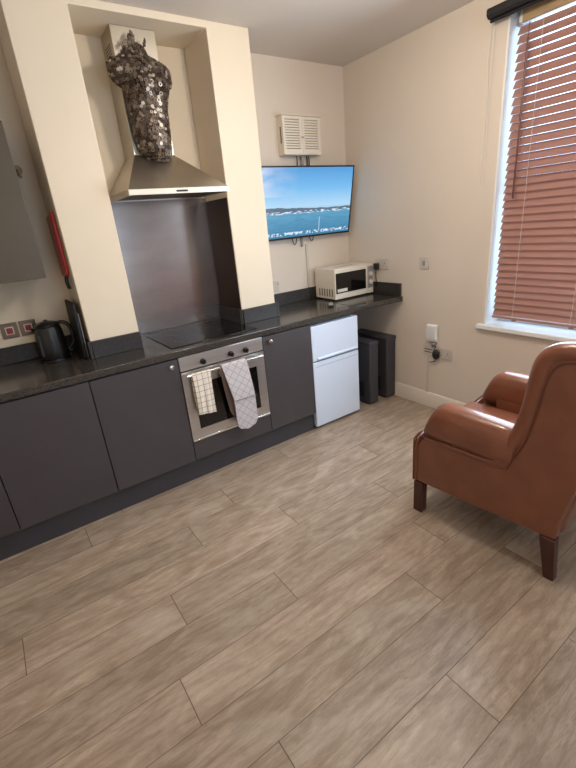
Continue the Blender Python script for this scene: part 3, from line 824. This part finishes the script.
# ------------------------------------------------------------------ sockets
def plate_x(name, y0, y1, z0, z1, label, kind, group=None):
    """plate on the right wall (x=0)"""
    p = empty(name, label, 'socket' if 'socket' in kind else 'switch', (0, (y0+y1)/2, z0), group=group)
    link('plate', BX(-.009, -.0005, y0, y1, z0, z1), M['socket_w'], p, bevel=.003)
    if 'socket' in kind:
        ng = 2 if 'double' in kind else 1
        for i in range(ng):
            c = y0+(y1-y0)*(i+.5)/ng; zc = (z0+z1)/2-.008
            bm = bmesh.new(); box(bm, -.0098, -.0088, c-.004, c+.004, zc+.006, zc+.018); box(bm, -.0098, -.0088, c-.016, c-.008, zc-.013, zc-.007); box(bm, -.0098, -.0088, c+.008, c+.016, zc-.013, zc-.007)
            link('pin_holes', bm, M['vent'], p)
            link('switch', BX(-.0125, -.0091, c-.007, c+.007, z1-.026, z1-.010), M['socket_w'], p, bevel=.001)
    else:
        c = (y0+y1)/2; link('rocker', BX(-.013, -.0091, c-.012, c+.012, (z0+z1)/2-.018, (z0+z1)/2+.018), M['greyplastic'], p, bevel=.001)
    return p
plate_x('double_socket', -.480, -.334, 1.120, 1.208, 'white double socket on the wall behind the microwave', 'double socket')
plate_x('wall_switch', -.888, -.800, 1.135, 1.225, 'small cream square switch plate alone on the right wall', 'switch')
plate_x('double_socket', -1.131, -.985, .448, .534, 'white double socket low on the wall with black plug in it', 'double socket')
pl = empty('plug', 'black plug in the socket beside the microwave', 'plug', (-.02, -.37, 1.13))
bm = bmesh.new(); box(bm, -.045, -.0128, -.392, -.345, 1.118, 1.172); link('body', bm, M['black'], pl, bevel=.008, seg=3)
bm = bmesh.new(); tube(bm, catmull([(-.034,-.368,1.120),(-.034,-.367,1.07),(-.028,-.365,.99),(-.028,-.34,.925)], 6), .004, 8); link('flex', bm, M['black'], pl)
# black plug low with lead
pl = empty('plug', 'round black plug in the low socket beneath the white box', 'plug', (-.02, -1.012, .45))
bm = bmesh.new()
prof = [(.0,-.028),(.018,-.028),(.029,-.012),(.030,.010),(.022,.030),(.008,.040)]
bmesh.ops.create_uvsphere(bm, u_segments=20, v_segments=14, radius=1); bmesh.ops.scale(bm, vec=(.021,.032,.042), verts=bm.verts); bmesh.ops.translate(bm, vec=(-.034,-1.005,.482), verts=bm.verts)
link('body', bm, M['black'], pl, smooth=True)
bm = bmesh.new(); tube(bm, catmull([(-.03,-1.003,.445),(-.03,-.995,.425),(-.025,-.975,.412),(-.02,-.955,.405),(-.018,-.935,.398)], 6), .0035, 8); link('flex', bm, M['black'], pl)
# white wall box with wire
ad = empty('air_freshener', 'white upright box fixed to wall above the low socket', 'air freshener', (-.02, -.95, .565))
bm = bmesh.new(); prism(bm, [(-.001,.570),(-.022,.575),(-.036,.60),(-.036,.705),(-.028,.715),(-.001,.715)], 'y', -1.000, -.905); link('case', bm, M['white'], ad, bevel=.006, seg=3)
link('nozzle', BX(-.028, -.006, -.985, -.935, .553, .5695), M['greyplastic'], ad, bevel=.002)
bm = bmesh.new(); tube(bm, catmull([(-.018,-.955,.553),(-.02,-.96,.535),(-.03,-.985,.55),(-.034,-1.0,.545),(-.034,-.985,.525),(-.03,-.99,.515)], 6), .0035, 8); link('wire', bm, M['black'], ad)
vp = empty('vent_plate', 'small white slotted wall plate left of the black plug', 'wall plate', (0, -.905, .445))
link('plate', BX(-.008, -.0005, -.948, -.862, .450, .534), M['socket_w'], vp, bevel=.002)
for k in range(2): 
    link('slot', BX(-.0105, -.0079, -.945, -.878, .478+k*.022, .484+k*.022), M['blackmat'], vp)
tag(link('cable_trunking', BX(-.010, -.0005, -.926, -.904, .1285, .449), M['socket_w'], bevel=.002), 'short vertical white trunking between wall plate and skirting board', 'trunking')
# faint socket beside chimney on TV wall
ps = empty('wall_socket', 'white socket plate on the wall half hidden by chimney breast', 'socket', (-.845, 0, 1.03))
link('plate', BX(-.888, -.804, -.009, -.0005, 1.032, 1.120), M['socket_w'], ps, bevel=.003)
link('switch', BX(-.822, -.812, -.012, -.0091, 1.085, 1.100), M['greyplastic'], ps)
# steel switches, left alcove
for i, (x0, x1) in enumerate(((-2.795, -2.707), (-2.697, -2.609))):
    p = empty('cooker_switch', ('left' if i == 0 else 'right')+' one of two steel switch plates with red rockers, '+('further from' if i == 0 else 'next to')+' kettle', 'switch', ((x0+x1)/2, 0, 1.06), group='steel switch plates left of the kettle')
    link('plate', BX(x0, x1, -.009, -.0005, 1.060, 1.150), M['socket_s'], p, bevel=.002)
    c = (x0+x1)/2
    link('surround', BX(c-.022, c+.022, -.0105, -.0091, 1.082, 1.128), M['cord'], p)
    link('rocker', BX(c-.016, c+.016, -.015, -.0106, 1.088, 1.122), M['redsw'], p, bevel=.001)

# ------------------------------------------------------------------ wall cabinet, fire blanket, kettle, boards
wc = empty('wall_cabinet', 'taupe wall cupboard high on left above the kettle', 'cabinet', (-2.75, -.16, 1.39))
link('body', BX(-2.995, -2.515, -.31, -.001, 1.402, 2.13), M['wallcab'], wc)
link('door', BX(-2.997, -2.513, -.33, -.3105, 1.398, 2.135), M['wallcab'], wc, bevel=.002)
wh = empty('wall_fitting', 'small brownish round fitting on wall right beside the wall cupboard', 'wall fitting', (-2.47, 0, 1.92))
bm = bmesh.new(); cyl(bm, (-2.475, -.0005, 1.962), .026, -.010, 'y', 20); link('plate', bm, M['tan'], wh, smooth='auto')
bm = bmesh.new(); tube(bm, catmull([(-2.475,-.010,1.962),(-2.474,-.026,1.959),(-2.470,-.030,1.937),(-2.464,-.024,1.925)], 4), .006, 8); link('hook', bm, M['tan'], wh, smooth='auto')
fb = empty('fire_blanket', 'red wall-hung fire blanket case with black pull tabs', 'fire blanket', (XCL-.015, -.17, 1.36))
bm = bmesh.new()
prism(bm, [(-.262,1.735),(-.20,1.72),(-.072,1.712),(-.066,1.70),(-.075,1.392),(-.09,1.380),(-.235,1.382),(-.262,1.40)], 'x', XCL-.020, XCL-.001)
link('case', bm, M['red'], fb, bevel=.008, seg=3)
for y in (-.20, -.235):
    bm = bmesh.new(); tube(bm, catmull([(XCL-.016, y, 1.385), (XCL-.022, y-.006, 1.35), (XCL-.016, y-.002, 1.315)], 4), [.008]*9, 8)
    link('pull_tab', bm, M['black'], fb)

kt = empty('kettle', 'black jug kettle on the worktop at left', 'kettle', (-2.545, -.155, ZT))
kc = (-2.567, -.165, ZT)
bm = bmesh.new(); lathe(bm, [(.0,.0005),(.078,.0005),(.080,.006),(.078,.016),(.05,.018)], kc); link('base', bm, M['black'], kt, smooth='auto')
bm = bmesh.new(); lathe(bm, [(.04,.019),(.076,.020),(.081,.035),(.081,.08),(.078,.14),(.073,.190),(.068,.205),(.02,.206)], kc)
link('body', bm, M['black'], kt, smooth='auto')
bm = bmesh.new(); lathe(bm, [(.066,.2065),(.067,.213),(.056,.228),(.03,.236),(.012,.238),(.010,.246),(.003,.248)], kc); link('lid', bm, M['black'], kt, smooth='auto')
bm = bmesh.new()
A = [(-.055,-.022,.155),(-.055,.022,.155),(-.095,0,.215),(-.060,.03,.207),(-.060,-.03,.207)]
V = [bm.verts.new((kc[0]+x, kc[1]+y, kc[2]+z)) for x, y, z in A]
for q in ((0,1,2),(1,3,2),(0,2,4),(2,3,4),(0,4,3,1)): bm.faces.new([V[i] for i in q])
link('spout', bm, M['black'], kt, bevel=.002)
bm = bmesh.new()
tube(bm, catmull([(kc[0]+.050,kc[1],kc[2]+.214),(kc[0]+.085,kc[1]-.004,kc[2]+.218),(kc[0]+.115,kc[1]-.008,kc[2]+.19),(kc[0]+.122,kc[1]-.008,kc[2]+.14),(kc[0]+.115,kc[1]-.006,kc[2]+.085),(kc[0]+.076,kc[1],kc[2]+.05)], 6), .011, 10)
link('handle', bm, M['black'], kt, smooth='auto')
bm = bmesh.new()
n_ = 8; rows = []
for j in range(n_+1):
    z = .045+.125*j/n_; rr = .0815-max(0,z-.07)*.055
    rows.append([bm.verts.new((kc[0]+rr*1.012*cos(a_), kc[1]+rr*1.012*sin(a_), kc[2]+z)) for a_ in (radians(216), radians(221), radians(226))])
for A_, B_ in zip(rows, rows[1:]):
    for k in range(2): bm.faces.new((A_[k], A_[k+1], B_[k+1], B_[k]))
for f in bm.faces: pass
r_ = bmesh.ops.solidify(bm, geom=bm.faces[:], thickness=.002)
link('water_window', bm, M['kettle_win'], kt)

def board(name, label, x_b, x_t, y0, y1, h, th, m_, cat, cr=.02):
    bm = bmesh.new(); n_ = 5; pts = []
    for cx_, cz_, a0 in ((y1-cr, h-cr, 0), (y0+cr, h-cr, 90), (y0+cr, cr, 180), (y1-cr, cr, 270)):
        for k in range(n_+1):
            a_ = radians(a0+90*k/n_); pts.append((cx_+cr*cos(a_), cz_+cr*sin(a_)))
    prism(bm, pts, 'x', -th, 0)
    ang = math.atan2(x_t-x_b, h)
    bmesh.ops.transform(bm, matrix=Matrix.Translation((x_b, 0, ZT+.001+th*abs(sin(ang)))) @ Matrix.Rotation(ang, 4, 'Y'), verts=bm.verts)
    return tag(link(name, bm, m_, bevel=.002), label, cat)
board('chopping_board', 'tall black chopping board leaning beside the kettle', -2.423, -2.412, -.33, -.05, .33, .012, M['board'], 'board')
board('serving_tray', 'thin grey tray standing between black board and chimney breast', -2.411, -2.4055, -.325, -.06, .27, .004, M['greyplastic'], 'tray', .01)

# ------------------------------------------------------------------ armchair (local frame: +Y is front, X across)
ch = empty('armchair', 'tan brown leather wing armchair on dark wooden legs', 'armchair', (-.79, -2.07, 0), radians(3.5))
def LC(name, bm, m_, p=None, **k): return link(name, bm, m_, p or ch, local=True, **k)
HW = .365
def side_outline():
    # (y,z) profile of the outer side panel, wing included
    return [(.355,.19),(.358,.40),(.345,.435),(.31,.47),(.16,.475),(.0,.475),(-.095,.50),(-.14,.60),(-.168,.80),(-.185,.95),(-.215,1.005),(-.27,1.025),
            (-.43,1.03),(-.465,1.01),(-.47,.97),(-.43,.78),(-.385,.55),(-.365,.45),(-.350,.36),(-.335,.28),(-.33,.212)]
def sgn(v): return -1 if v < 0 else 1
for s in (-1, 1):
    bm = bmesh.new(); a_, b_ = (s*(HW-.062), s*(HW-.008))
    prism(bm, side_outline(), 'x', min(a_, b_), max(a_, b_))
    LC('side_panel', bm, M['leather'], bevel=.010, seg=3)
    # rolled wing border
    path = [(s*(HW-.036), y, z) for y, z in [(-.045,.450),(-.072,.51),(-.108,.58),(-.145,.68),(-.165,.78),(-.180,.92),(-.196,.985),(-.235,1.022),(-.30,1.036),(-.38,1.038),(-.45,1.036)]]
    bm = bmesh.new(); pts = catmull(path, 5); n_ = len(pts)
    tube(bm, pts, [.029+.009*min(1, i/(n_*.3)) for i in range(n_)], 18)
    LC('wing_roll', bm, M['leather'], smooth='auto')
    path = [(s*(HW-.007), y, z) for y, z in [(-.105,.470),(-.128,.53),(-.168,.63),(-.195,.76),(-.214,.90),(-.232,.960),(-.262,.990),(-.31,1.000),(-.38,1.002),(-.45,1.0)]]
    bm = bmesh.new(); tube(bm, catmull(path, 5), .0042, 8); LC('wing_piping', bm, M['leather_d'], smooth='auto')
    # arm: padded roll whose front slopes back upwards
    bm = bmesh.new(); rings = []
    st = [(.308,.76,.560),(.296,.90,.561),(.275,.98,.562),(.24,1.0,.562),(.15,1.0,.562),(.02,1.0,.558),(-.06,.99,.554),(-.12,.96,.550),(-.13,.6,.55)]
    for y, k, zc in st:
        ring = []
        for q in range(32):
            a_ = 2*pi*q/32; cx_, cz_ = cos(a_), sin(a_)
            ex = .070*k*sgn(cx_)*abs(cx_)**.72; ez = .104*k*sgn(cz_)*abs(cz_)**.85
            lean = -.42*ez*max(0, min(1, (y-.05)/.2))
            ring.append(bm.verts.new((s*(HW-.069)+s*ex, y+lean, zc+ez)))
        rings.append(ring)
    for A_, B_ in zip(rings, rings[1:]):
        for q in range(32): bm.faces.new((A_[q], A_[(q+1) % 32], B_[(q+1) % 32], B_[q]))
    bm.faces.new(rings[0]); bm.faces.new(rings[-1])
    LC('arm', bm, M['leather'], smooth=True)
    LC('inner_arm', BX(min(s*(HW-.135), s*(HW-.065)), max(s*(HW-.135), s*(HW-.065)), -.20, .24, .345, .55), M['leather'], bevel=.01, seg=3)
    # seam under the roll
    path = [(s*(HW-.003), y, z) for y, z in [(.355,.470),(.31,.478),(.26,.470),(.15,.462),(.05,.460),(-.05,.462),(-.09,.464)]]
    bm = bmesh.new(); tube(bm, catmull(path, 5), .003, 8); LC('arm_seam', bm, M['leather_d'], smooth='auto')
    # front facing of the arm
    bm = bmesh.new()
    xo, xi = s*(HW-.004), s*(HW-.132)
    fp = [(xo,.192),(xo,.42),(xo-s*.008,.450),(s*(HW-.055),.468),(xi+s*.005,.455),(xi,.42),(xi,.192)]
    prism(bm, fp, 'y', .352, .374); LC('arm_front', bm, M['leather'], bevel=.006, seg=3)
    bm = bmesh.new(); tube(bm, catmull([(xo+s*.002,.371,.20),(xo+s*.003,.371,.42),(xo-s*.006,.371,.452),(s*(HW-.055),.366,.472),(xi,.368,.458)], 6), .004, 8); LC('front_piping', bm, M['leather_d'], smooth='auto')
# seat frame, cushion, back
LC('seat_rail', BX(-HW+.06, HW-.06, -.32, .355, .192, .34), M['leather'], bevel=.012, seg=3)
bm = bmesh.new(); box(bm, -HW+.137, HW-.137, -.22, .392, .342, .472)
LC('seat_cushion', bm, M['leather'], bevel=.035, seg=5)
bm = bmesh.new(); box(bm, -HW+.063, HW-.063, -.20, .345, .340, .440); LC('inner_deck', bm, M['leather'], bevel=.01)
bm = bmesh.new(); prism(bm, [(-.20,.40),(-.26,.70),(-.325,1.0),(-.36,1.055),(-.42,1.072),(-.48,1.05),(-.49,1.0),(-.44,.78),(-.395,.55),(-.375,.45),(-.36,.36),(-.345,.28),(-.34,.212),(-.30,.212),(-.27,.38)], 'x', -HW+.063, HW-.063)
LC('backrest', bm, M['leather'], bevel=.02, seg=4)
for s in (-1, 1):
    x = s*(HW-.028)
    bm = bmesh.new(); prism(bm, [(x-.025,.315),(x+.025,.315),(x+.025,.367),(x-.025,.367)], 'z', 0, .189)
    LC('leg', bm, M['wood_d'], bevel=.003)
    bm = bmesh.new()
    lo = [(x-.020,-.352),(x+.020,-.352),(x+.020,-.310),(x-.020,-.310)]; hi = [(x-.025,-.333),(x+.025,-.333),(x+.025,-.270),(x-.025,-.270)]
    A_ = [bm.verts.new((p[0], p[1], 0)) for p in lo]; B_ = [bm.verts.new((p[0], p[1], .212)) for p in hi]
    bm.faces.new(A_[::-1]); bm.faces.new(B_)
    for i in range(4): bm.faces.new((A_[i], A_[(i+1) % 4], B_[(i+1) % 4], B_[i]))
    LC('leg', bm, M['wood_d'], bevel=.003)

# ------------------------------------------------------------------ lights
def area(name, loc, rot, sx, sy, e, col):
    l = bpy.data.lights.new(name, 'AREA'); l.shape = 'RECTANGLE'; l.size = sx; l.size_y = sy; l.energy = e; l.color = col
    o = bpy.data.objects.new(name, l); C.objects.link(o); o.location = loc; o.rotation_euler = rot; return o
def spot(name, loc, e, col, ang=150, blend=.8, r=.04, rot=(0,0,0)):
    l = bpy.data.lights.new(name, 'SPOT'); l.energy = e; l.color = col; l.spot_size = radians(ang); l.spot_blend = blend; l.shadow_soft_size = r
    o = bpy.data.objects.new(name, l); C.objects.link(o); o.location = loc; o.rotation_euler = rot; return o
WARM = (1, .84, .64)
def point(name, loc, e, col, r):
    l = bpy.data.lights.new(name, 'POINT'); l.energy = e; l.color = col; l.shadow_soft_size = r
    o = bpy.data.objects.new(name, l); C.objects.link(o); o.location = loc; return o
point('ceiling_fill_light', (-1.25, -1.75, 2.42), 33, (1, .89, .76), .10)  # added unseen lamp, brightens the ceiling and walls
spot('downlight', (-1.95, -1.35, 2.655), 11, WARM, 150, .7, .06)
spot('downlight', (-2.9, -3.1, 2.655), 24, (1,.72,.45), 165, .6, .06)
spot('hood_lamp_light', (-1.56, -.425, 1.777), 1.6, WARM, 160, .5, .015)
area('fill_daylight_added', ((V0+V1)/2, YF-.02, 1.575), (radians(90), 0, 0), 1.3, 1.25, 7, (.92,.96,1))  # fill light belonging to the added window
area('daylight_window_1', (-.17, -2.0, 1.6), (0, radians(80), 0), 1.4, 1.1, 40, (.72,.86,1))
w = bpy.data.worlds.new('sky'); S.world = w; w.use_nodes = True
bg = w.node_tree.nodes['Background']; bg.inputs[0].default_value = (.50,.74,1,1); bg.inputs[1].default_value = 3.6

# ------------------------------------------------------------------ camera
cam = bpy.data.cameras.new('camera'); co = bpy.data.objects.new('camera', cam); C.objects.link(co)
yaw_, pit, rol = .5830, -.3675, -.0922
f_ = Vector((sin(yaw_)*cos(pit), cos(yaw_)*cos(pit), sin(pit)))
r0 = Vector((cos(yaw_), -sin(yaw_), 0)); u0 = r0.cross(f_)
r_ = r0*cos(rol)+u0*sin(rol); u_ = -r0*sin(rol)+u0*cos(rol)
co.matrix_world = Matrix(((r_.x,u_.x,-f_.x,-2.7763),(r_.y,u_.y,-f_.y,-2.9945),(r_.z,u_.z,-f_.z,1.5684),(0,0,0,1)))
cam.sensor_fit = 'HORIZONTAL'; cam.sensor_width = 36; cam.lens = 420.3*36/576; cam.clip_start = .05
S.camera = co
S.view_settings.view_transform = 'Standard'; S.view_settings.look = 'None'; S.view_settings.gamma = 1
S.view_settings.use_curve_mapping = False; S.view_settings.exposure = .2
